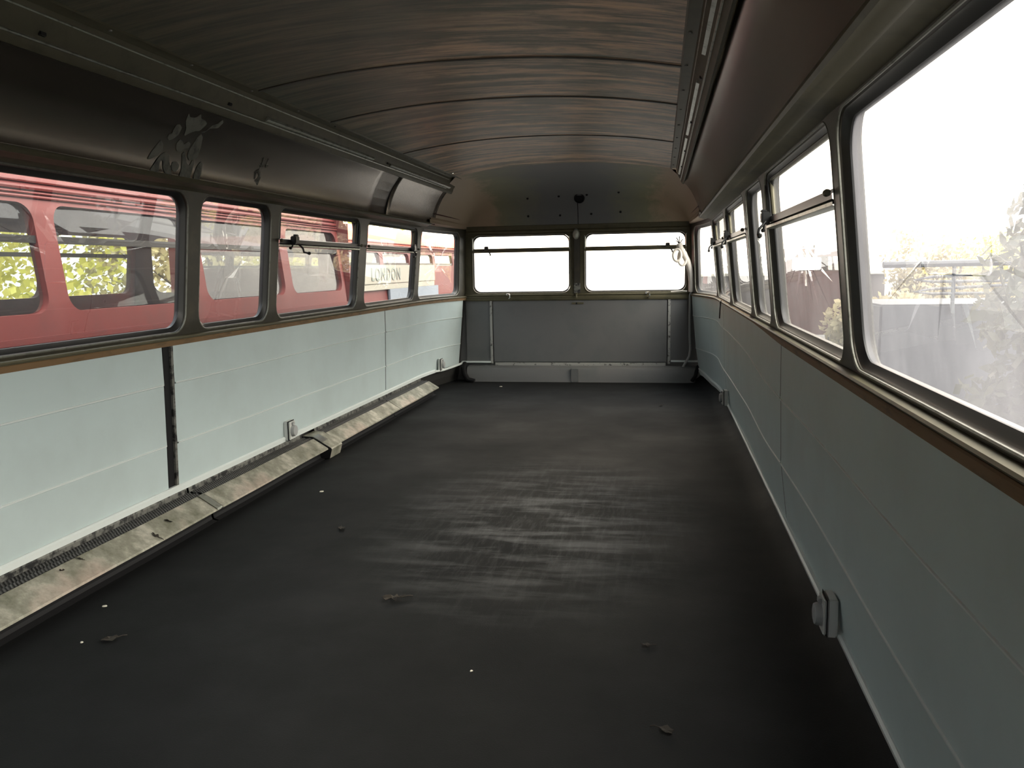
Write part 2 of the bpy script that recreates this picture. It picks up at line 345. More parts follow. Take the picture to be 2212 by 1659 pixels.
for side, nm in ((-1, 'left'), (1, 'right')):
    mp = lambda y, z, off, s_=side: P(s_, y, z, off)
    bays = []
    PILL = PILLS[side]
    for k in range(8):
        a = (PILL[k][0]+PILL[k][1])/2 if k else PILL[0][0]; b_ = (PILL[k+1][0]+PILL[k+1][1])/2 if k < 7 else PILL[8][1]
        bays.append((a, b_, PILL[k][1], PILL[k+1][0]))
    wall = S(band(side, bays, .728, 1.345, mp).build('wall_'+nm, M['frame'], smooth=True))
    # outer skin of the lower body and the header behind the coves
    sk = MB(); ys = [YB+(YF-YB)*i/60 for i in range(61)]
    sk.grid([[P(side, y, z, .05) for y in ys] for z in (-.12, 0, .3, .74)])
    sk.build('outer_skin', M['red'], wall)
    sk = MB(); sk.grid([[P(side, y, 1.338, .05)*(1-f)+Vector((XC+side*hx2*(1 if y < 6.3 else 1-.12*((y-6.3)/1.04)**2), y, zz))*f for y in ys] for f, hx2, zz in ((0, 1, 1), (1, 1.10, 1.46), (1, 1.05, 1.58), (1, .99, 1.70))])
    sk.build('upper_skin', M['red'], wall)
    sk = MB(); yy3 = [6.25+(7.335-6.25)*i/12 for i in range(13)]
    sk.grid([[P(side, y, 1.345, .003) for y in yy3], [Vector((XC+side*(1.0-.0347*max(0, (y-6.3)/1.035)), y, 1.352)) for y in yy3], [Vector((XC+side*(1.0-.0347*max(0, (y-6.3)/1.035)), y, 1.38)) for y in yy3]])
    sk.build('corner_lining', M['dome'], wall, smooth=True)
    # tongued lower panels: three boards with fine grooves
    seams = {-1: [YB, .9, 2.905, 2.985, 5.545, 7.25], 1: [YB, .5, 3.05, 5.72, 7.27]}[side]
    segs = {-1: [(YB, .9), (.905, 2.905), (2.975, 5.54), (5.552, 7.27)], 1: [(YB, .5), (.506, 3.05), (3.06, 5.72), (5.73, 7.29)]}[side]
    for (a, b_) in segs:
        g1, g2 = (.335, .575) if side < 0 else (.285, .52)
        zb = .150 if side < 0 else .062
        m = MB(); ny = max(6, int((b_-a)*14)); rows = []
        def top(y):
            if side < 0: return .728
            return .722+.033*min(1, max(0, (y-3.0)/1.0))
        def gz(y, g):                 # the right hand grooves wander up beyond the seam
            if side < 0: return g
            return g+(.055 if g > .4 else .012)*min(1, max(0, (y-3.0)/1.7))+.004*math.sin(y*5)*(1 if y > 3 else 0)
        prof = [(lambda y: zb, .004), (lambda y: zb, -.010), (lambda y: gz(y, g1)-.006, -.010), (lambda y: gz(y, g1)-.0025, -.004), (lambda y: gz(y, g1)+.002, -.012),
                (lambda y: gz(y, g1)+.03, -.011), (lambda y: gz(y, g2)-.006, -.010), (lambda y: gz(y, g2)-.0025, -.004), (lambda y: gz(y, g2)+.0025, -.0125), (lambda y: gz(y, g2)+.03, -.011),
                (lambda y: top(y), -.008), (lambda y: top(y), .004)]
        for zf, off in prof:
            rows.append([P(side, a+(b_-a)*i/ny, zf(a+(b_-a)*i/ny), off+.004*math.sin(3.1*(a+(b_-a)*i/ny))*(1 if -.02 < off < 0 else 0)) for i in range(ny+1)])
        m.grid(rows); pn = m.build('wall_panel', M['panel'], wall, smooth=True)
        for g_ in (g1, g2):
            m = MB(); yl = [a+.004+(b_-a-.008)*i/ny for i in range(ny+1)]
            m.grid([[P(side, y, gz(y, g_)+dz, o+.004*math.sin(3.1*y)) for y in yl] for dz, o in ((-.0045, -.009), (-.0035, -.0140), (.0020, -.0155), (.0040, -.010))])
            m.build('edge_highlight', M['rail'], pn)  # white strip paints the light caught along the board edges
    # dark backing seen in the seams, below the rail and above the panel
    g = MB(); g.grid([[P(side, y, z, .006) for y in ys] for z in (0, .06, .2, .5, .73)]); g.build('backing', M['gap'], wall)
    if side < 0:
        g = MB()
        g.prism([P(-1, 2.915, z, o) for z, o in ((.15, .004), (.15, -.004), (.728, -.004), (.728, .004))], [P(-1, 2.955, z, o) for z, o in ((.15, .004), (.15, -.004), (.728, -.004), (.728, .004))])
        g.build('seam_strip', M['black'], wall)
        g = MB(); g.prism([P(-1, 2.957, z, o) for z, o in ((.15, .004), (.15, -.012), (.728, -.012), (.728, .004))], [P(-1, 2.972, z, o) for z, o in ((.15, .004), (.15, -.012), (.728, -.012), (.728, .004))])
        g.build('seam_strip', M['strip_dirty'], wall)
    # rail under the panels
    zr = (.138, .163) if side < 0 else (.035, .075)
    m = MB(); yr = [YB+(7.30-YB)*i/60 for i in range(61)] if side > 0 else [YB+(6.75-YB)*i/60 for i in range(61)]
    pr = [(zr[0], -.004), (zr[0], -.022), (zr[1]-.005, -.022), (zr[1], -.015), (zr[1], -.004)]
    def rp(y, z, o):
        lift = .055*max(0, (y-6.85)/.45) if side > 0 else 0
        return P(side, y, z+lift, o)
    m.grid([[rp(y, z, o) for y in yr] for z, o in pr]); m.build('lower_rail', M['rail'], wall, smooth=True)
    # timber and metal edge at the waist
    m = MB(); zt = (.728, .745)
    def tz(y, z): return z if side < 0 else z-.004+.020*min(1, max(0, (y-3.0)/.9))
    pr = [(.722, -.003), (.722, -.016), (.741, -.016), (.744, -.012), (.744, .002)]
    m.grid([[P(side, y, tz(y, z), o) for y in ys] for z, o in pr]); m.build('waist_strip', M['wood'], wall)
    m = MB(); pr = [(.744, 0), (.744, -.018), (.750, -.022), (.755, -.018), (.757, -.010), (.759, -.001)]
    m.grid([[P(side, y, z+(0 if side < 0 else .002), o) for y in ys] for z, o in pr]); m.build('sill_bead', M['sill_metal'], wall, smooth=True)

# ------------------------------------------------------------------ floor
m = MB()
xs = [(-2.02, .02), (-1.9, 0), (.34, 0), (.385, .002), (.43, .012), (.465, .035), (.482, .062)]
rows = []
for y in [YB, 6.6, 6.9, 7.1, 7.34]:
    sh = 0 if y < 6.5 else -.13*((y-6.3)/1.04)**1.8
    rows.append([Vector((x+(sh if x > .3 else 0), y, z)) for x, z in xs])
m.grid(rows); fl = S(m.build('floor', M['floor'], smooth=True))
m = MB(); m.box(-1.95, .52, YB, YF+.04, -.1, -.003); m.build('floor_underside', M['black'], fl)

# ------------------------------------------------------------------ ceiling, coves, fascias
def czz(hw):       # ceiling height over the half width
    return 1.762-.068*(abs(hw)/.80)**2.2
hs = [-.80+1.6*i/24 for i in range(25)]
ribs = [-.6, .62, 1.85, 3.12, 3.84, 4.97, 6.12]
cuts = [YB]+ribs+[6.3]
ceil = empty('ceiling'); S(ceil)
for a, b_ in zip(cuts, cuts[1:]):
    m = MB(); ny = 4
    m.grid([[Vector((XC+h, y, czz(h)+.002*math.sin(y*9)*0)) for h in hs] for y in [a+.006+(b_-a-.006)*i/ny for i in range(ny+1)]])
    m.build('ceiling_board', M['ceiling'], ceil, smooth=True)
for y in ribs[:-1]:
    m = MB(); pr = [(-.010, .004), (-.008, -.004), (.004, -.005), (.009, .004)]
    m.grid([[Vector((XC+h, y+dy, czz(h)+dz)) for h in hs] for dy, dz in pr]); m.build('roof_bow', M['frame'], ceil)
m = MB(); m.grid([[Vector((XC+h*1.25, y, czz(h)+.05)) for h in hs] for y in (YB, 6.3)]); m.build('roof_skin', M['red'], ceil)
COVE = [(1.016, 1.345), (1.018, 1.36), (1.010, 1.40), (.996, 1.445), (.975, 1.495), (.948, 1.545), (.918, 1.585), (.893, 1.605)]
CE = 6.42
for side, nm in ((-1, 'left'), (1, 'right')):
    def Q(y, hw, z, o=0, s_=side): return Vector((XC+s_*(hw+o), y, z))
    cs_ = [(YB, .2), (.205, 5.235), (5.24, CE)] if side < 0 else [(YB, .6), (.605, CE)]
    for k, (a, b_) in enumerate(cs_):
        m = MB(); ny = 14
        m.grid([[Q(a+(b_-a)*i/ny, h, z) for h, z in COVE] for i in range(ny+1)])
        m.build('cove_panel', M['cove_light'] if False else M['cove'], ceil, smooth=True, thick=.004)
    # cornice ledge over the windows
    m = MB(); pr = [(1.100, 1.318), (1.088, 1.322), (1.078, 1.330), (1.050, 1.333), (1.046, 1.327), (1.038, 1.327), (1.022, 1.334), (1.008, 1.336), (1.002, 1.344), (1.003, 1.353), (1.016, 1.357)]
    yy = [YB+(6.3-YB)*i/10 for i in range(11)]
    m.grid([[Q(y, h, z) for y in yy] for h, z in pr])
    m.build('cornice', M['sill_metal'], ceil, smooth=True)
    # hanging fascia with its two rails
    m = MB(); pr = [(.79, 1.700), (.800, 1.690), (.828, 1.688), (.836, 1.684), (.842, 1.664), (.850, 1.650), (.856, 1.632), (.866, 1.618), (.872, 1.600), (.878, 1.588), (.884, 1.580), (.893, 1.582), (.895, 1.60)]
    m.grid([[Q(y, h, z) for y in (YB, 0, 2, 4, 6.0, 6.48 if side < 0 else 6.3)] for h, z in pr]); fs = m.build('fascia', M['sill_metal'], ceil, smooth=True)
    m = MB()
    for y in [YB+.22+.42*i for i in range(19)]:
        m.lathe(Q(y, .814, 1.689), (0, 0, -1), [(.006, 0), (.005, .003), (.001, .004)], 8)
    m.build('rivets', M['strip_dirty'], fs)
    for (h, z, r) in ((.8425, 1.668, .0035), (.868, 1.606, .004)):
        m = MB(); m.tube([Q(y, h, z) for y in (YB, 2, 4, 6.25)], r, 6); m.build('fascia_bead', M['bead'], fs, smooth=True)
    for (a, b_) in ((-1.2, .6), (.75, 2.0), (2.06, 2.70), (3.1, 4.3), (4.4, 6.1)) if side > 0 else ((4.9, 6.35), (3.3, 4.6)):
        m = MB(); h0, z0_ = (.858, 1.636) if side > 0 else (.862, 1.622)
        m.prism([Q(a, h0-.007, z0_+.007), Q(a, h0-.010, z0_-.004), Q(a, h0+.008, z0_-.012), Q(a, h0+.010, z0_)], [Q(b_, h0-.007, z0_+.007), Q(b_, h0-.010, z0_-.004), Q(b_, h0+.008, z0_-.012), Q(b_, h0+.010, z0_)])
        m.build('light_slot_trim', M['bead'], fs)
    for y in (.9, 2.03, 3.0, 3.9, 4.85, 5.6):
        m = MB(); m.box(-.007, .007, -.012, .012, -.006, .006, .002); o = m.build('fascia_clip', M['gear'], fs, loc=Q(y, .862, 1.626))

# the cracked seam in the left cove
m = MB()
prv = None
rnd = random.Random(4)
cr = [(-1, 0.0)]
pts = [Vector((XC-(h-.002), 5.238+(.028*((i-3)/4)**2 if i > 3 else 0)+rnd.uniform(-.006, .006), z)) for i, (h, z) in enumerate(COVE)]
m.tube(pts, [.004, .007, .006, .005, .004, .003, .002, .002], 5); m.build('cracked_joint', M['gap'], ceil)
m = MB(); m.tube([Vector((XC-(h-.001), CE+.005, z)) for h, z in COVE], .005, 6); m.build('cove_end_strip', M['black'], ceil)

# peeled marks on the left cove, laid on its curve
def cove_pt(y, z, lift=.003):
    hw = interp([(z_, h_) for h_, z_ in COVE], z); return Vector((XC-(hw-lift), y, z))
def cow_px(u, v):     # u along the deck, v height
    return cove_pt(2.645+u*.45, 1.352+v*.215)
shapes = [
 [(.41,1.0),(.45,.95),(.53,.97),(.57,1.04),(.60,.98),(.67,.97),(.72,.93),(.66,.80),(.60,.78),(.53,.72),(.48,.66),(.47,.78),(.43,.86)],
 [(.69,.78),(.76,.84),(.80,.93),(.86,.98),(.90,1.06),(.93,1.02),(.90,.92),(.84,.90),(.79,.88),(.74,.80)],
 [(.31,.70),(.33,.79),(.37,.81),(.41,.77),(.40,.66),(.35,.58),(.30,.54),(.27,.57),(.28,.63),(.32,.66)],
 [(.08,.18),(.11,.30),(.16,.42),(.20,.52),(.24,.46),(.25,.36),(.20,.28),(.14,.22)],
 [(.64,.58),(.67,.70),(.70,.76),(.74,.72),(.76,.55),(.75,.38),(.70,.34),(.64,.30),(.60,.38),(.61,.48)],
 [(.41,.52),(.44,.60),(.48,.58),(.51,.53),(.56,.60),(.60,.57),(.59,.50),(.54,.48),(.50,.42),(.45,.40),(.42,.45)],
 [(.12,.02),(.19,.16),(.23,.28),(.29,.36),(.35,.33),(.36,.24),(.39,.14),(.42,.02),(.34,.0),(.29,.10),(.28,.22),(.24,.20),(.24,.06),(.22,.01)],
 [(.40,.16),(.42,.23),(.47,.24),(.51,.19),(.50,.12),(.45,.07),(.41,.11)],
 [(.52,.0),(.55,.14),(.54,.28),(.52,.38),(.55,.43),(.58,.34),(.61,.25),(.66,.22),(.69,.34),(.72,.30),(.70,.10),(.68,.0)],
 [(.74,-.01),(.74,.10),(.78,.26),(.82,.33),(.85,.30),(.85,.14),(.82,.0)]]
for shp in shapes:
    m = MB(); c = [sum(p[0] for p in shp)/len(shp), sum(p[1] for p in shp)/len(shp)]
    sm = []
    n = len(shp)
    for i in range(n):     # soften the outline
        a, b_ = shp[i], shp[(i+1) % n]; sm += [(a[0]*.85+b_[0]*.15, a[1]*.85+b_[1]*.15), (a[0]*.5+b_[0]*.5, a[1]*.5+b_[1]*.5), (a[0]*.15+b_[0]*.85, a[1]*.15+b_[1]*.85)]
    f = m.bm.faces.new([m.bm.verts.new(cow_px(u, v)) for u, v in sm])
    bmesh.ops.triangulate(m.bm, faces=[f]); m.build('peeled_patch', M['peeled'], ceil, thick=.002)
m = MB()
for k in range(26):
    t = rnd.uniform(0, 2*PI); r = rnd.uniform(.4, 1)
    u, v = 3.47+.030*r*math.cos(t), 1.415+.030*r*math.sin(t)
    if k > 17: u, v = 3.50+rnd.uniform(-.03, .03), 1.47+rnd.uniform(-.012, .012)
    a = t+PI/2+rnd.uniform(-.4, .4); L = rnd.uniform(.008, .02)
    m.tube([cove_pt(u-L*math.cos(a), v-L*math.sin(a)), cove_pt(u+L*math.cos(a), v+L*math.sin(a))], .0022, 4)
m.build('scratched_patch', M['peeled'], ceil)
# ------------------------------------------------------------------ front dome
m = MB(); sec = [(-.995, 1.36)]+[(-h, z) for h, z in COVE[2:]]+[(h, czz(h)) for h in hs[::2]]+[(h, z) for h, z in COVE[:1:-1]]+[(.995, 1.36)]
rows = []
for i in range(13):
    t = PI/2*i/12; row = []
    for h, z in sec:
        e = 1-(1-.975/1.01)*math.sin(t)
        ze = 1.345+(z-1.345)*math.cos(t)**.7 if i < 12 else 1.345
        yy_ = 6.3+1.035*math.sin(t)**.7
        row.append(Vector((XC+h*e, yy_, ze)))
    rows.append(row)
m.grid(rows); dome = m.build('front_dome', M['dome'], ceil, smooth=True)
m = MB(); m.grid([[p+Vector((0, .05, .06)) for p in r] for r in rows]); m.build('dome_skin', M['red'], ceil)
def dome_pt(x, z, lift=.004):
    h = (x-XC)/.975; zs = czz(min(.8, abs(h))); c_ = min(1, max(0, (z-1.345)/(zs-1.345)))**(1/.7); t = math.acos(c_)
    return Vector((x, 6.3+1.035*math.sin(t)**.7-lift, z))
for (x, z) in ((-1.14, 1.415), (-.86, 1.415), (-.59, 1.42), (-.34, 1.43), (-1.13, 1.56), (-.86, 1.57), (-.62, 1.575), (-.35, 1.585)):
    m = MB(); m.lathe(dome_pt(x, z+.03), (0, -1, -.2), [(.010, 0), (.010, .003), (.004, .004)], 10); m.build('screw_hole', M['black'], dome)
m = MB(); m.lathe(dome_pt(-.685, 1.580, .012), (0, -.85, -.5), [(.045, -.03), (.045, .006), (.038, .008), (.036, 0), (.001, 0)], 24); m.build('round_opening', M['black'], dome)
m = MB(); m.tube([dome_pt(-.705, z, .001) for z in (1.55, 1.48, 1.42, 1.37, 1.35)], .003, 5); m.build('dome_seam', M['black'], dome)

# ------------------------------------------------------------------ front wall
FX0, FX1, FX2, FX3 = -1.655, -.775, -.655, .222
m = MB()
def fmap(x, z, off): return Vector((x, YF+off, z))
for (X0, X1, x0, x1) in ((-1.74, -.715, FX0, FX1), (-.715, .275, FX2, FX3)):
    i, tg = rrect(x0, x1, .775, 1.292, r=.065); o = outer(i, tg, X0, X1, .73, 1.36)
    m.grid([[fmap(x, z, 0) for x, z in o], [fmap(x, z, 0) for x, z in i], [fmap(x, z, .045) for x, z in rrect(x0, x1, .775, 1.292, r=.065, inset=.006)[0]], [fmap(x, z, .045) for x, z in o]], close_v=True)
wf = S(m.build('wall_front', M['sill_metal'], smooth=True))
m = MB(); m.grid([[fmap(x, z, .045) for x in (-1.95, -.7, .5)] for z in (-.12, .4, .77)]); m.build('outer_skin', M['red'], wf)
m = MB(); m.grid([[fmap(x, z, .006) for x in (-1.83, -.7, .37)] for z in (0, .4, .74)]); m.build('backing', M['grey_wall'], wf)
m = MB(); m.box(-1.472, .059, YF-.012, YF+.004, .165, .712, .003); m.build('access_panel', M['grey_wall'], wf)
m = MB(); m.box(-1.72, -1.482, YF-.006, YF+.004, .165, .712); m.build('side_panel', M['grey_wall'], wf)
m = MB(); m.box(.069, .30, YF-.006, YF+.004, .165, .712); m.build('side_panel', M['grey_wall'], wf)
for x in (-1.490, .078):
    m = MB(); m.box(x-.011, x+.011, YF-.016, YF+.002, .150, .715, .002); m.build('edge_strip', M['strip_pale'], wf)
for (a, b_, z) in ((-1.77, -1.50, .166), (.095, .335, .176)):
    m = MB(); m.box(a, b_, YF-.03, YF+.002, z-.008, z+.006, .002); m.build('lower_rail', M['rail'], wf)
m = MB(); m.box(-1.46, .05, YF-.018, YF+.002, .132, .160, .002); m.build('hinge_strip', M['strip_pale'], wf)
m = MB()
pr = [(.712, 0), (.712, -.022), (.722, -.028), (.736, -.028), (.742, -.020), (.752, -.018), (.760, -.026), (.768, -.022), (.772, 0)]
m.grid([[fmap(x, z, o) for x in (-1.73, -.7, .27)] for z, o in pr]); m.build('front_sill', M['sill_metal'], wf, smooth=True)
m = MB(); pr = [(1.30, 0), (1.305, -.012), (1.318, -.014), (1.33, -.006), (1.345, -.010), (1.365, -.012), (1.372, 0)]
m.grid([[fmap(x, z, o) for x in (-1.70, -.7, .24)] for z, o in pr]); m.build('front_header', M['sill_metal'], wf, smooth=True)
m = MB(); m.box(-.742, -.690, YF-.020, YF+.002, .86, 1.30, .003); m.build('pillar_cover', M['frame'], wf)
m = MB(); m.box(-.745, -.688, YF-.016, YF+.002, .775, .862, .003); m.build('pillar_foot', M['strip_dirty'], wf)
m = MB(); m.box(-.765, -.66, YF-.018, YF-.008, .676, .692, .002); m.build('latch_plate', M['sill_metal'], wf)
m = MB(); m.lathe((-.722, YF-.017, .684), (0, -1, 0), [(.008, 0), (.006, .003)], 12); m.build('latch_hole', M['black'], wf)
# base hump under the front wall
m = MB()
prb = [(7.335, .135), (7.26, .132), (7.235, .122), (7.225, .105), (7.215, .02), (7.21, -.002)]
vv = m.grid([[Vector((x, y, z)) for x in (-1.70, -.74, .30)] for y, z in prb])
m.build('front_duct', M['grey_wall'], wf, smooth=True)
m = MB(); m.box(-.765, -.700, 7.205, 7.225, 0, .12, .003); m.build('duct_joint', M['grey_wall'], wf)
m = MB(); m.tube([(-1.735, 7.30, .15), (-1.73, 7.22, .12), (-1.715, 7.19, .07), (-1.68, 7.17, .025), (-1.62, 7.165, .01)], .022, 10); m.build('duct_elbow', M['black'], wf, smooth=True)
m = MB(); m.tube([(.325, 7.30, .13), (.31, 7.23, .10), (.30, 7.2, .06), (.27, 7.18, .02)], .016, 10); m.build('duct_elbow', M['black'], wf, smooth=True)
m = MB(); m.tube([(-1.76, 7.30, .155), (-1.79, 7.05, .150), (-1.82, 6.85, .147), (-1.90, 6.7, .145)], .010, 8); m.build('bent_rail', M['rail'], wf, smooth=True)
m = MB()
m.lathe((-.722, YF-.018, 1.283), (0, -1, 0), [(.030, 0), (.029, .012), (.022, .022), (.001, .026)], 20)
for v in m.bm.verts: v.co.z = 1.283+(v.co.z-1.283)*1.55
o = m.build('cover_cap', M['bead'], smooth=True); tag(o, 'pale oval metal cap at the top of the front centre pillar', 'cap')

# rear wall behind the viewer
m = MB(); i, tg = rrect(-1.4, -.1, .8, 1.35, r=.09); o = outer(i, tg, -2.0, .55, -.1, 1.85)
m.grid([[Vector((x, YB, z)) for x, z in o], [Vector((x, YB, z)) for x, z in i], [Vector((x, YB-.05, z)) for x, z in i], [Vector((x, YB-.05, z)) for x, z in o]], close_v=True)
wb = S(m.build('wall_back', M['grey_wall']))

# ------------------------------------------------------------------ windows
wn = [0]
def solid_pane(pts3, nrm, mat, parent, name='pane', th=.004):
    m = MB(); n = Vector(nrm)
    k = len(pts3); c = sum((p for p in pts3), Vector())/k
    ins = [pts3[j]+(c-pts3[j])*.35 for j in range(k)]; ins2 = [pts3[j]+(c-pts3[j])*.75 for j in range(k)]
    a = m.grid([pts3, ins, ins2], close_v=True)
    m.bm.faces.new(a[2])
    return m
def crank(pos, side, axis_y=1, scale=.62, flip=1):
    """window winder: gearbox with folding crank, returns a builder"""
    m = MB(); s = scale
    m.box(-.018, .018, -.050*s, .050*s, -.022, .026, .005)
    m.box(-.016, .016, -.058*s, -.040*s, -.030, -.010, .003)
    m.box(-.006, .020, -.030*s, .030*s, .024, .036, .004)
    m.tube([(.0, .03*flip, -.015), (.03, .045*flip, -.05), (.034, .05*flip, -.075)], .006, 8)
    m.tube([(.034, .05*flip, -.075), (.036, .115*flip, -.080)], .006, 8)
    m.lathe((.036, .105*flip, -.080), (0, flip, 0), [(.007, 0), (.011, .012), (.011, .024), (.006, .032)], 10)
    m.lathe((.0, -.06*flip, -.05), (0, -flip, 0), [(.006, 0), (.010, .01), (.008, .02)], 10)
    m.tube([(.0, -.02*flip, -.015), (0, -.06*flip, -.05)], .005, 8)
    for v in m.bm.verts: v.co *= .8
    if side > 0:
        for v in m.bm.verts: v.co.x = -v.co.x
    return m
def side_window(side, k, vent, wind=None):
    y0, y1 = PILLS[side][k][1], PILLS[side][k+1][0]; wn[0] += 1
    w = empty('window_%d' % wn[0], P(side, (y0+y1)/2, ZB, .03)); S(w)
    off = w.location.copy()
    def L(y, z, o): return P(side, y, z, o)-off
    gm = M['glass_l'] if side < 0 else (M['glass_dirty'] if k in (1, 2) else M['glass_r'])
    # rubber surround
    a = rrect(y0, y1, ZB, ZT, inset=.006)[0]; b_ = rrect(y0, y1, ZB, ZT, inset=.010)[0]; c_ = rrect(y0, y1, ZB, ZT, inset=.022, r=.070)[0]
    m = MB(); m.grid([[L(y, z, .008) for y, z in a], [L(y, z, .010) for y, z in b_], [L(y, z, .022) for y, z in c_], [L(y, z, .036) for y, z in c_]], close_v=True)
    m.build('window_frame', M['rubber'], w, smooth=True)
    # thin metal bead round the inner edge
    m = MB(); m.tube([L(y, z, .002) for y, z in rrect(y0, y1, ZB, ZT, inset=.001)[0]], .0035, 6, closed=True); m.build('metal_bead', M['frame_bead'], w, smooth=True)
    m = solid_pane([L(y, z, .028) for y, z in rrect(y0, y1, ZB, ZT, inset=.018, r=.07)[0]], (side, 0, 0), gm, w)
    # second face to give the pane its thickness
    o = m.build('pane', gm, w, thick=.004, off=0, fix=False)
    if side > 0: 
        for p in o.data.polygons: p.flip()
    if vent:
        zb_ = 1.158
        for (z0_, z1_, dp, mt, nm2) in ((zb_-.020, zb_+.006, .012, M['gear'], 'transom_bar'), (zb_-.034, zb_-.020, .016, M['bead'], 'transom_lip')):
            m = MB(); yy = [y0+.004+(y1-y0-.008)*i/6 for i in range(7)]
            m.grid([[L(y, z, o_) for y in yy] for z, o_ in ((z0_, .026), (z0_, .0+dp*.2), (z0_+.003, -.004), (z1_-.003, -.004), (z1_, .002), (z1_, .026))]); m.build(nm2, mt, w, smooth=True)
        for e, sg in ((y0+.012, 1), (y1-.012, -1)):
            m = MB(); m.tube([L(e, z, .006) for z in (zb_, 1.23, 1.305)], .005, 6); m.tube([L(e+sg*.02, z, .010) for z in (zb_, 1.23, 1.305)], .004, 6); m.build('guide_channel', M['gear'], w, smooth=True)
            m = MB(); m.lathe(L(e-sg*.006, zb_-.004, -.014), (0, sg, 0), [(.006, -.008), (.0085, -.004), (.0085, .006), (.006, .010)], 12); m.build('bar_bracket', M['sill_metal'], w, smooth=True)
        # upper sliding pane frame
        m = MB(); yy0, yy1 = y0+.04, y1-.04
        for q in (((yy0, 1.296), (yy1, 1.296)), ((yy0, 1.175), (yy0, 1.296)), ((yy1, 1.175), (yy1, 1.296))):
            m.tube([L(y, z, .020) for y, z in q], .006, 6)
        m.build('sliding_sash', M['sill_metal'], w, smooth=True)
        if wind is not None:
            m = crank(None, side, flip=wind[1]); o = m.build('winder', M['gear'], w, smooth=True); o.location = L(wind[0], zb_, -.018)
    return w
side_window(-1, 1, True); side_window(-1, 2, False); side_window(-1, 3, False); side_window(-1, 4, False)
side_window(-1, 5, True, (4.02, 1)); side_window(-1, 6, True, (6.10, -1)); side_window(-1, 7, False)
side_window(1, 1, False); side_window(1, 2, False); side_window(1, 3, True, (3.08, -1)); side_window(1, 4, False)
side_window(1, 5, True, (4.85, -1)); side_window(1, 6, True, (6.12, -1)); side_window(1, 7, False)
for (x0, x1, hx) in ((FX0, FX1, -1.52), (FX2, FX3, .06)):
    wn[0] += 1; w = empty('window_%d' % wn[0], ((x0+x1)/2, YF, .775)); S(w); off = w.location.copy()
    def L(x, z, o): return Vector((x, YF+o, z))-off
    a = rrect(x0, x1, .775, 1.292, r=.065, inset=.006)[0]; b_ = rrect(x0, x1, .775, 1.292, r=.06, inset=.016)[0]
    m = MB(); m.grid([[L(x, z, .006) for x, z in a], [L(x, z, .012) for x, z in b_], [L(x, z, .034) for x, z in b_]], close_v=True); m.build('window_frame', M['rubber'], w, smooth=True)
    m = MB(); m.tube([L(x, z, -.001) for x, z in rrect(x0, x1, .775, 1.292, r=.065, inset=.001)[0]], .005, 6, closed=True); m.build('metal_bead', M['sill_metal'], w, smooth=True)
    m = solid_pane([L(x, z, .026) for x, z in b_], (0, 1, 0), None, w); o = m.build('pane', M['glass_front'], w, thick=.004, off=0, fix=False)
    m = MB(); zb_ = 1.158; m.box(x0-off.x, x1-off.x, -.004, .02, zb_-.022-off.z, zb_+.014-off.z, .003); m.build('transom_bar', M['sill_metal'], w)
    for e in (x0+.008, x1-.008):
        m = MB(); m.tube([L(e, z, -.002) for z in (zb_, 1.22, 1.27)], .006, 6); m.build('guide_channel', M['bead'], w)
    m = MB(); m.box(-.018, .018, -.02, .0, .006, .034, .004); m.box(-.03, -.016, -.022, 0, -.004, .012, .003); m.tube([(.02, -.012, -.012), (.036, -.03, -.03), (.040, -.034, -.048)], .006, 8)
    o = m.build('winder', M['gear'], w); o.location = L(hx, zb_, -.004)

# ------------------------------------------------------------------ heater casing along the left floor
def hx(h): return XC-h
HP = {'cover': [(-1.832, .108), (-1.826, .110), (-1.747, .062), (-1.745, .056), (-1.752, .054)],
      'base': [(-1.765, .056), (-1.792, .048), (-1.792, .020), (-1.788, .008), (-1.768, .001)],
      'grille': [(-1.893, .112), (-1.880, .117), (-1.868, .112), (-1.858, .112), (-1.846, .116), (-1.834, .109)],
      'back': [(-1.905, .141), (-1.897, .140), (-1.894, .128), (-1.892, .112)]}
segs = [(-1.2, .55, 'nearest length of casing, out of sight behind'), (.56, 1.83, ''), (1.84, 3.02, ''), (3.035, 4.13, ''), (4.30, 5.40, ''), (5.41, 6.42, '')]
lab = ['bare length of aluminium heater casing far behind the viewer', 'short visible end of heater casing at the left picture edge',
       'mottled olive and pink length of sloping heater casing, nearest on the left floor', 'grey scratched heater casing length between the strap and the raised joint box',
       'heater casing length beyond the raised bright joint box', 'farthest heater casing length, ending short of the front wall']
for k, ((a, b_, _), lb) in enumerate(zip(segs, lab)):
    if k == 0: continue
    r = empty('heater_casing', (-1.8, (a+b_)/2, 0)); tag(r, lb, 'heater casing', 'heater casings along the left wall'); of = Vector(r.location)
    ny = 8
    for nm2, mt in (('cover', 'cover'), ('base', 'black'), ('grille', 'grille'), ('back', 'strip_dirty')):
        m = MB(); yy = [a+(b_-a)*i/ny for i in range(ny+1)]
        e = .10 if nm2 == 'cover' and k == 5 else 0
        m.grid([[Vector((x+.0015*math.sin(y*7+k), y, z))-of for y in yy] for x, z in HP[nm2]])
        m.build({'cover': 'sloped_cover', 'base': 'plinth', 'grille': 'grille', 'back': 'back_plate'}[nm2], M[mt], r, thick=.002)
    if k in (2, 3):
        if k == 2:
            m = MB(); y = 3.0; m.grid([[Vector((x+.003, yy_, z+.004))-of for yy_ in (2.985, 3.022)] for x, z in HP['cover'][1:4]]); m.build('joint_strap', M['bead'], r, thick=.003)
r = empty('joint_box', (-1.8, 4.2, 0)); tag(r, 'bright bent metal joint box raised over the left heater casing', 'joint box'); of = Vector(r.location)
m = MB(); prj = [(-1.893, .122), (-1.836, .120), (-1.780, .088), (-1.733, .061), (-1.728, .054), (-1.742, .003)]
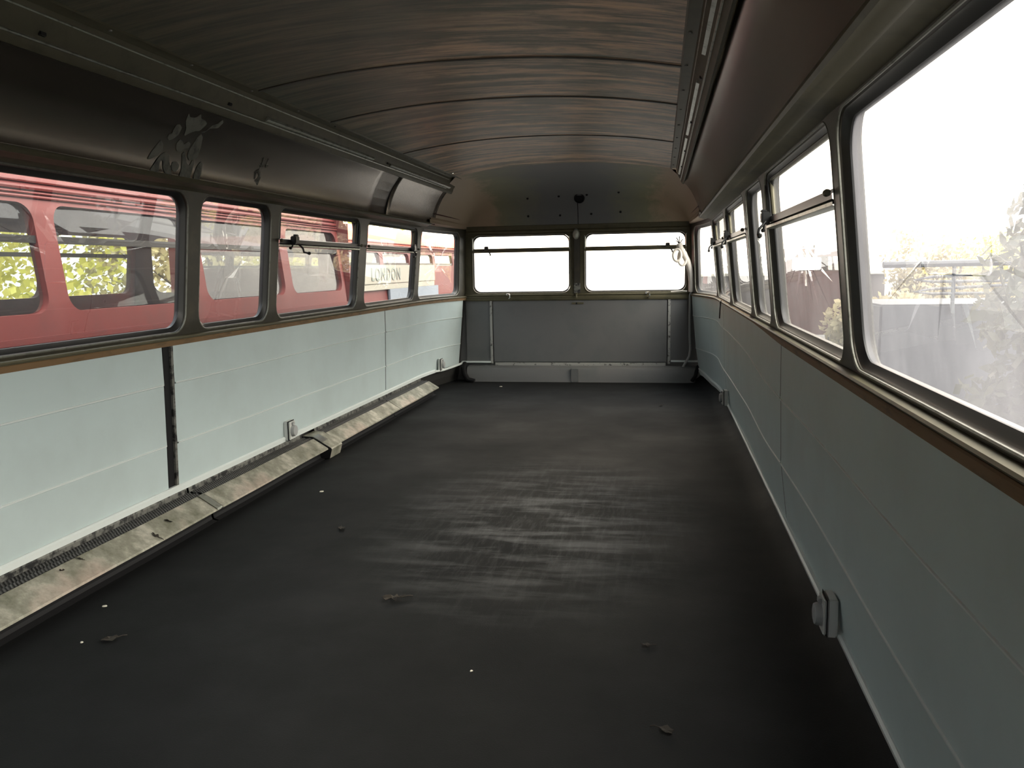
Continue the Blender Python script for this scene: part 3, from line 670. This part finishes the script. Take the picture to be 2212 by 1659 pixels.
m.prism([Vector((x, 4.14, z))-of for x, z in prj+[(-1.893, .003)]], [Vector((x, 4.29, z))-of for x, z in prj+[(-1.893, .003)]]); m.build('box_body', M['cover'], r)
m = MB(); m.grid([[Vector((x, y, z+.002))-of for y in (4.142, 4.22)] for x, z in ((-1.834, .1190), (-1.782, .0895))]); m.build('bright_plate', M['chrome'], r, thick=.001)
m = MB(); pg = [(x+.002 if x > -1.8 else x, z+.001) for x, z in prj+[(-1.893, .003)]]; m.prism([Vector((x, 4.134, z))-of for x, z in pg], [Vector((x, 4.139, z))-of for x, z in pg]); m.build('end_gasket', M['black'], r)

# ------------------------------------------------------------------ wall sockets
def socket(side, y, z, label, sc_=1):
    r = empty('wall_socket', P(side, y, z, -.011)); tag(r, label, 'socket'); r['group'] = 'round-faced sockets low on the walls'
    d = -side
    m = MB(); m.box(0, d*.026, -.036, .036, -.048, .052, .004); m.build('back_box', M['plastic'], r)
    m = MB(); m.box(d*.027, d*.035, -.034, .034, -.044, .048, .003); m.build('face_plate', M['plastic'], r)
    m = MB(); m.lathe((d*.033, 0, .0), (d, 0, 0), [(.029, 0), (.029, .012), (.026, .019), (.018, .021), (.001, .021)], 20); m.build('round_outlet', M['plastic_grey'], r, smooth=True)
    m = MB(); m.box(d*.034, d*.044, -.012, .012, .030, .044, .002); m.build('hinge', M['plastic_grey'], r)
    m = MB(); m.box(d*.0255, d*.0265, -.037, .037, -.0485, .0525); m.build('gasket', M['black'], r)
    return r
socket(-1, 3.96, .190, 'white boxy wall socket on the left wall beside the raised joint box')
socket(-1, 6.84, .195, 'small white socket at the far end of the left wall')
socket(1, 2.13, .112, 'large pale socket low on the right wall nearest the viewer')
socket(1, 5.55, .135, 'grey socket low on the right wall, far along towards the front')

# ------------------------------------------------------------------ cable, hooks and wires at the front right
m = MB()
rnd = random.Random(8)
pts = [(.155, 7.26, 1.175), (.165, 7.25, 1.14), (.19, 7.24, 1.10), (.225, 7.25, 1.03), (.25, 7.27, .95), (.262, 7.28, .86), (.262, 7.285, .775)]
r = empty('hanging_cable', (.2, 7.26, .1)); of = Vector(r.location); tag(r, 'thick white cable coiled on the front right window bar and hanging down the corner', 'cable')
m = MB(); m.tube([Vector(p)-of for p in pts], .026, 12); m.build('thick_sheath', M['cable'], r, smooth=True)
for (cx, cz, rx, rz, yy_) in ((.138, 1.082, .032, .050, 7.215), (.182, 1.060, .034, .062, 7.235)):
    m = MB(); m.tube([Vector((cx+rx*math.cos(t), yy_+.01*math.sin(t), cz+rz*math.sin(t)))-of for t in [2*PI*i/28 for i in range(28)]], .0115, 8, closed=True); m.build('coil_loop', M['cable'], r, smooth=True)
m = MB(); m.tube([Vector(p)-of for p in [(.262, 7.285, .775), (.25, 7.30, .74), (.25, 7.31, .6), (.252, 7.31, .4), (.258, 7.31, .28), (.25, 7.30, .22), (.22, 7.28, .17), (.195, 7.27, .125)]], .0105, 8); m.build('thin_tail', M['plastic_grey'], r, smooth=True)
m = MB(); m.tube([Vector(p)-of for p in [(.196, 7.27, .128), (.186, 7.265, .108)]], .013, 8); m.build('cut_end', M['black'], r)
m = MB()
for e in ((.13, 7.25, 1.23), (.155, 7.24, 1.24), (.185, 7.25, 1.215), (.125, 7.26, 1.205)):
    m.tube([Vector((.158, 7.255, 1.165))-of, (Vector((.158, 7.255, 1.19))+Vector(e))/2-of, Vector(e)-of], .004, 6)
m.build('loose_wire_ends', M['black'], r)
m = MB(); m.tube([(.09, 7.300, .776), (.18, 7.298, .782), (.225, 7.292, .778)], .006, 8)
tag(m.build('thin_wire', M['cable'], smooth=True), 'thin pale wire running along the sill in the front right corner', 'wire')
for i, (x, lb) in enumerate(((-1.324, 'chrome hook on the front sill under the left front window'), (-.103, 'chrome hook on the front sill under the right front window'))):
    m = MB(); m.tube([(x-.014, YF-.028, .768), (x+.004, YF-.045, .772), (x+.014, YF-.05, .760), (x+.014, YF-.05, .742), (x+.004, YF-.04, .732)], .0055, 8)
    m.lathe((x-.014, YF-.020, .768), (0, -1, 0), [(.010, 0), (.009, .008)], 10); m.tube([(x+.004, YF-.04, .732), (x+.006, YF-.026, .728)], .005, 8)
    tag(m.build('coat_hook', M['chrome'], smooth=True), lb, 'hook', 'hooks on the front sill')
m = MB(); m.tube([(-.722, YF-.028, .765), (-.722, YF-.04, .752), (-.720, YF-.044, .735)], .007, 8); m.lathe((-.722, YF-.026, .765), (0, -1, 0), [(.012, 0), (.01, .01)], 10)
tag(m.build('catch', M['sill_metal'], smooth=True), 'small dull catch on the sill below the front centre pillar', 'catch')
# wire loop hanging at the far right waist
m = MB(); m.tube([P(1, 5.75, .758, -.02), P(1, 5.85, .75, -.022), P(1, 5.98, .72, -.018), P(1, 6.07, .67, -.016), P(1, 6.12, .62, -.016)], .004, 6)
tag(m.build('dark_wire', M['gear'], smooth=True), 'short dark wire drooping from the right waist strip near the front', 'wire')

# ------------------------------------------------------------------ debris
def leaf(name, pos, s, rz, label, nrm=(0, 0, 1), cat='leaf', grp='dry leaves'):
    rr = random.Random(int(s*1e5)+int(abs(rz)*100)); m = MB(); n = 14; c = m.bm.verts.new((0, 0, s*.10)); ring = []
    for i in range(n):
        t = 2*PI*i/n; q = s*(.55+.45*abs(math.cos(t*2.5)))*rr.uniform(.75, 1.1)
        ring.append(m.bm.verts.new((q*math.cos(t)*1.25, q*math.sin(t)*.75, s*rr.uniform(0.02, .38))))
    for i in range(n): m.bm.faces.new((c, ring[i], ring[(i+1) % n]))
    m.tube([(s*.9, 0, s*.1), (s*1.6, s*.1, s*.18), (s*2.1, s*.3, s*.03)], s*.05, 5)
    o = m.build(name, M['leaf'], thick=.0012); o.location = pos; o.rotation_euler = Vector((0, 0, 1)).rotation_difference(Vector(nrm)).to_euler(); o.rotation_euler.z += rz
    tag(o, label, cat, grp); return o
sl = (.52, 0, .85)
def onc(y, f): return (-1.826+.079*f, y, .110-.048*f+.003)
leaf('dry_leaf', (-.80, 2.33, .004), .030, .4, 'largest dark crumpled leaf lying in the middle of the floor')
leaf('dry_leaf', onc(2.72, .45), .017, 1.2, 'dark spiky leaf just before the strap on the heater casing', sl)
leaf('dry_leaf', onc(2.60, .75), .015, .2, 'dark leaf low on the nearest heater casing', sl)
leaf('dry_leaf', onc(2.18, .25), .013, 2.2, 'curled leaf on the near end of the mottled heater casing', sl)
leaf('dry_leaf', onc(2.27, .12), .011, .9, 'small dark leaf tucked below the grille of the nearest heater casing', sl)
leaf('dry_leaf', (-1.49, 1.95, .004), .022, .7, 'flat dark leaf on the floor near the lower left corner')
leaf('dry_leaf', (.02, 1.71, .003), .018, 2.6, 'dark leaf at the bottom of the picture, right of centre')
leaf('dry_leaf', (-.03, 2.12, .003), .013, .1, 'small dark leaf on the floor level with the nearest right socket')
leaf('dry_leaf', (.01, 6.0, .003), .020, 1.1, 'small leaf on the far floor to the right')
leaf('dry_leaf', (-1.22, 2.98, .003), .020, 1.9, 'dark leaf on the floor level with the dark wall seam')
def chip(pos, s, rz, label, mat='chip'):
    rr = random.Random(int(s*1e5)+3); m = MB(); n = 7
    a = [Vector((s*rr.uniform(.6, 1)*math.cos(2*PI*i/n), s*rr.uniform(.4, .8)*math.sin(2*PI*i/n), 0)) for i in range(n)]
    m.prism(a, [p*.85+Vector((0, 0, s*.25)) for p in a]); o = m.build('paint_flake', M[mat]); o.location = pos; o.rotation_euler.z = rz
    tag(o, label, 'flake', 'pale flakes on the floor')
chip((-1.66, 2.165, .001), .010, .5, 'pale flake on the floor beside the nearest heater casing')
chip((-1.52, 3.50, .001), .012, 1.0, 'grey flake on the floor left of the scuffed area')
chip((-1.56, 1.93, .001), .007, 2.0, 'tiny pale flake near the lower left corner of the floor')
chip((-1.33, 6.9, .001), .016, .2, 'pale scrap lying by the foot of the front wall')
chip((-.46, 1.92, .001), .006, .9, 'tiny pale crumb on the floor below the scuffed area')

# ------------------------------------------------------------------ the yard outside
m = MB(); m.box(-90, 90, -60, 120, -2.3, -2.15); S(m.build('ground', M['tarmac']))

def bus(name, x_near, face, ys, label, group, zo=0, win=(.80, 1.335), roof='red', length=None, rib=True, y_end=0, pill=.14, hatch=None):
    """upper and lower deck of a parked double decker; face=+1 shows its side at x_near towards larger x"""
    r = empty(name, (x_near, ys[0], -2.15)); tag(r, label, 'bus', group); of = Vector(r.location)
    Wd = 2.3; y0, y1 = ys[0], ys[-1]
    hw = [(-.6, 0), (.72, 0), (1.30, -.07), (1.42, -.10), (1.50, -.14), (1.58, -.22), (1.66, -.36), (1.72, -.58), (1.76, -1.15)]
    def X(z, far=False):
        o = interp(hw, z)
        return (x_near+face*o) if not far else (x_near-face*(Wd+o))
    z0, z1 = win[0]+zo, win[1]+zo
    for far in (False, True):
        m = MB()
        for a, b_ in zip(ys, ys[1:]):
            i, tg = rrect(a+pill/2, b_-pill/2, z0, z1, r=min(.09, (z1-z0)*.3), ne=3); o = outer(i, tg, a, b_, .60+zo, 1.40+zo)
            m.grid([[Vector((X(z-zo, far), y, z))-of for y, z in o], [Vector((X(z-zo, far), y, z))-of for y, z in i],
                    [Vector((X(z-zo, far)-(face if not far else -face)*.05, y, z))-of for y, z in i], [Vector((X(z-zo, far)-(face if not far else -face)*.05, y, z))-of for y, z in o]], close_v=True)
            for q in ():
                pass
        w_ = m.build('window_band', M['red'], r, smooth=True)
        for a, b_ in zip(ys, ys[1:]):
            pp, _ = rrect(a+pill/2, b_-pill/2, z0, z1, r=min(.09, (z1-z0)*.3), ne=3, inset=.004)
            m = MB(); vs_ = [m.bm.verts.new(Vector((X(z-zo, far)-(face if not far else -face)*.03, y, z))-of) for y, z in pp]; m.bm.faces.new(vs_)
            o = m.build('pane', M['glass_out'], w_, thick=.004)
            m = MB(); zz = 1.16+zo; xx = X(zz-zo, far)-(face if not far else -face)*.02-of.x
            m.box(xx-.012, xx+.012, a+pill/2-of.y, b_-pill/2-of.y, zz-.018-of.z, zz+.018-of.z); m.build('transom_bar', M['gear'], w_)
        m = MB(); m.grid([[Vector((X(z, far), y, z+zo))-of for y in (y0, y1)] for z in (-1.7, -.25, .2, .60)]); m.build('side_panel', M['red'], r)
        m = MB(); m.grid([[Vector((X(0, far)-(face if not far else -face)*.04, y, z+zo))-of for y in (y0, y1)] for z in (-1.7, .78)]); m.build('inner_lining', M['inside'], r)
        if not far:
            m = MB(); xx = X(.5)-of.x; m.box(xx-.002*face, xx+face*.012, y0-of.y, y1-of.y, .66+zo-of.z, .69+zo-of.z); m.build('waist_moulding', M['red'], r)
    # roof with drip rails
    m = MB(); pr = [(X(z), z) for z in (1.40, 1.46, 1.52, 1.58, 1.64, 1.70, 1.74, 1.76)]; pr += [(X(z, True), z) for z in (1.74, 1.70, 1.64, 1.58, 1.52, 1.46, 1.40)]
    ny = int((y1-y0)/.4)+2
    m.grid([[Vector((x, y0+(y1-y0)*i/ny, z+zo))-of for x, z in pr] for i in range(ny+1)]); m.build('roof', M[roof], r, smooth=True)
    if rib:
        for z, rr in ((1.41, .014), (1.445, .010), (1.365, .008), (1.385, .006)):
            m = MB(); m.tube([Vector((X(z)+face*.008, y, z+zo))-of for y in (y0, y1)], rr, 8); m.build('drip_rail', M['red'], r, smooth=True)
    m = MB(); xa, xb = sorted((X(0)-of.x, X(0, True)-of.x)); m.box(xa+.05, xb-.05, .02, y1-y0-.02, -.12-of.z+zo, -.02-of.z+zo); m.build('deck', M['inside'], r)
    xa, xb = sorted((X(1.2)-of.x, X(1.2, True)-of.x))
    for yy_ in (0, y1-y0):
        m = MB()
        i, tg = rrect(xa+.22, xb-.22, .80+zo-of.z, 1.33+zo-of.z, r=.1, ne=3); o = outer(i, tg, xa-.05, xb+.05, -1.7-of.z, 1.62+zo-of.z)
        m.grid([[Vector((x, yy_, z)) for x, z in o], [Vector((x, yy_, z)) for x, z in i]], close_v=True)
        m.build('end_wall', M['red'], r)
    for yy_ in (1.2, y1-y0-1.4):
        for xw in (-face*.12, -face*(Wd-.12)):
            m = MB(); m.lathe((xw, yy_, .48), (1, 0, 0), [(.2, -.12), (.46, -.12), (.48, -.08), (.48, .08), (.46, .12), (.2, .12)], 24); m.build('wheel', M['rubber'], r, smooth=True)
    return r
b1 = bus('double_decker_bus', -2.95, 1, [-4.1, -2.8, -1.5, -.2, 1.1, 2.42, 3.74, 5.07, 6.40, 7.62], 'red double decker bus parked alongside, seen through the large left windows', 'red buses in the yard', zo=.02)
b2 = bus('double_decker_bus', -3.55, 1, [9.3, 10.6, 11.9, 13.2, 14.5, 15.8], 'red double decker ahead with a cream LONDON board, seen through the farther left windows', 'red buses in the yard', zo=-.08, win=(1.14, 1.31), roof='red_sunlit')
b4 = bus('double_decker_bus', 4.6, -1, [33.0, 34.3, 35.6, 36.9], 'small distant red bus seen through the second right window', 'red buses in the yard', zo=-.1)
# side boards and lettering of the second bus (its board faces us on the near side)
of = Vector(b2.location)
m = MB(); m.box(.0, .03, .3, 3.6, 2.98, 3.22, .004); o = m.build('name_board', M['cream'], b2)
m = MB(); m.box(.0, .03, 1.35, 3.8, 2.45, 2.90, .004); ad = m.build('advert_board', M['ad_grey'], b2)
def text(body, size, loc, parent, mat, name='lettering'):
    cu = bpy.data.curves.new(name, 'FONT'); cu.body = body; cu.size = size; cu.extrude = .004; cu.align_x = 'LEFT'; cu.space_character = 1.25
    tmp = bpy.data.objects.new(name, cu); dg = bpy.context.evaluated_depsgraph_get()
    C.objects.link(tmp); bpy.context.view_layer.update(); me = bpy.data.meshes.new_from_object(tmp.evaluated_get(bpy.context.evaluated_depsgraph_get()))
    bpy.data.objects.remove(tmp); o = bpy.data.objects.new(name, me); C.objects.link(o); me.materials.clear(); me.materials.append(mat)
    o.parent = parent; o.location = loc; o.rotation_euler = (PI/2, 0, PI/2); return o
text('LONDON', .235, (.034, .62, 3.02), o, M['text_dark'])
m = MB(); m.box(.0, .02, .3, 3.6, 2.90, 2.975, .003); m.build('lower_band', M['cream'], b2)

# trees: trunk and a crown of many leaf faces
def tree(loc, h, rad, mat, label, seed, n=8000, lf=.13, group='trees around the yard'):
    rr = random.Random(seed); r = empty('tree', loc); tag(r, label, 'tree', group)
    m = MB(); m.tube([(0, 0, 0), (.05, .03, h*.3), (-.04, .05, h*.6), (0, 0, h*.85)], [rad*.11, rad*.08, rad*.05, .02], 8)
    for k in range(7):
        a = rr.uniform(0, 2*PI); z = h*rr.uniform(.3, .6); m.tube([(0, 0, z), (rad*.5*math.cos(a), rad*.5*math.sin(a), z+h*.18)], [rad*.04, .015], 6)
    m.build('trunk', M['bark'], r, smooth=True)
    bl = [(rr.uniform(-.6, .6)*rad, rr.uniform(-.6, .6)*rad, h*rr.uniform(.3, .88), rad*rr.uniform(.35, .6)) for _ in range(14)]
    m = MB()
    for k in range(n):
        bx, by, bz, br = rr.choice(bl); d = Vector((rr.gauss(0, 1), rr.gauss(0, 1), rr.gauss(0, 1))).normalized()*br*rr.uniform(.55, 1.05)
        c = Vector((bx, by, bz))+d; u = Vector((rr.gauss(0, 1), rr.gauss(0, 1), rr.gauss(0, 1))).normalized(); v = u.orthogonal().normalized(); s = lf*rr.uniform(.6, 1.3)
        m.bm.faces.new([m.bm.verts.new(c+u*s), m.bm.verts.new(c+v*s*.6), m.bm.verts.new(c-u*s), m.bm.verts.new(c-v*s*.6)])
    m.build('crown', mat, r, fix=False)
k = 0
for (x, y, h, rd, mt, lb) in [
    (-11, -1, 6.5, 3.0, 'fol_a', 'yellow-green tree behind the left bus, farthest back'),
    (-10.5, 6, 6.0, 3.0, 'fol_a', 'bright yellow tree seen through the windows of the left bus'),
    (-17, 2.5, 7.2, 3.0, 'fol_a', 'yellow-green tree in the second row behind the left bus'),
    (-17, 9.5, 7.2, 3.0, 'fol_a', 'yellow-green tree in the second row, behind the gap in the first'),
    (-13.2, 13.6, 6.6, 3.0, 'fol_a', 'yellow-green tree to the left of the gap between the two buses'),
    (-11, 19.5, 6.8, 3.2, 'fol_b', 'pale autumn tree behind the bus with the cream board'),
    (-12, 27.5, 6.0, 3.2, 'fol_a', 'yellow-green tree seen through the last left window'),
    (5.0, 9.4, 4.4, 1.8, 'fol_dark', 'leafy tree close by at the far right, seen through the milky window'),
    (12.4, 10.6, 6.6, 2.6, 'fol_dark', 'unseen tall dark tree added right of the deck to darken window reflections'),  # added out of view so the left panes reflect something dark
    (12.5, 3.5, 6.6, 2.9, 'fol_dark', 'unseen tall dark tree added level with the viewer to darken window reflections'),  # also added out of view, to dim what the left panes reflect
    (9.8, 30, 3.7, 2.2, 'fol_b', 'low pale tree far off on the right, nearest the distant bus'),
    (14.5, 36, 4.0, 2.8, 'fol_a', 'yellow-green bush in the middle of the far right hedge'),
    (18, 40, 4.4, 3.0, 'fol_b', 'pale rounded tree at the right of the far hedge'),
    (5.1, 20.5, 2.2, 1.2, 'fol_b', 'low yellow-green bush seen in the second right window')]:
    k += 1; tree((x, y, -2.15), h, rd, M[mt], lb, k*7, lf=.095)

# flatbed recovery lorry in the yard to the right
r = empty('flatbed_lorry', (4.9, 14.5, -2.15)); tag(r, 'grey flatbed lorry with looped side rails seen through the nearest right window', 'lorry')
m = MB(); m.box(-1.6, 2.6, -1.0, 1.1, .75, 2.50, .03); m.build('bed', M['truck'], r)
m = MB(); m.box(2.7, 4.5, -1.1, 1.1, .6, 3.1, .12); m.build('cab', M['truck'], r)
m = MB(); m.tube([(-1.6, -1.05, 3.10), (4.4, -1.05, 3.14)], .05, 8); m.build('top_bar', M['truck'], r)
for z in (2.90, 2.72):
    m = MB(); m.tube([(2.2, -1.05, z+.10), (.2, -1.05, z+.06), (-.9, -1.05, z+.01), (-1.15, -1.05, z-.03), (-.9, -1.05, z-.06), (2.2, -1.05, z-.06)], .022, 8); m.build('side_rail', M['truck'], r, smooth=True)
for x in (-.6, .8, 2.2): m = MB(); m.tube([(x, -1.05, 2.4), (x, -1.05, 3.12)], .03, 6); m.build('post', M['truck'], r)
for x in (-.6, .6, 3.6):
    for y in (-.95, .95): m = MB(); m.lathe((x, y, .48), (0, 1, 0), [(.2, -.13), (.46, -.13), (.48, -.08), (.48, .08), (.46, .13), (.2, .13)], 20); m.build('wheel', M['rubber'], r, smooth=True)

# low depot shed across the yard
r = empty('depot_shed', (6.8, 52, -2.15)); tag(r, 'long low mauve-grey shed with red doors across the yard, seen through the right windows', 'shed')
m = MB(); m.box(-4.4, 5.6, -2, 2, 0, 2.45); m.build('walls', M['shed'], r)
m = MB(); m.box(-4.6, 5.8, -2.2, 2.2, 2.46, 2.62, .03); m.build('roof', M['chip'], r)
for x in (.4, 2.6): m = MB(); m.box(x, x+1.7, -2.06, -2.0, .02, 2.2, .01); m.build('door', M['red'], r)
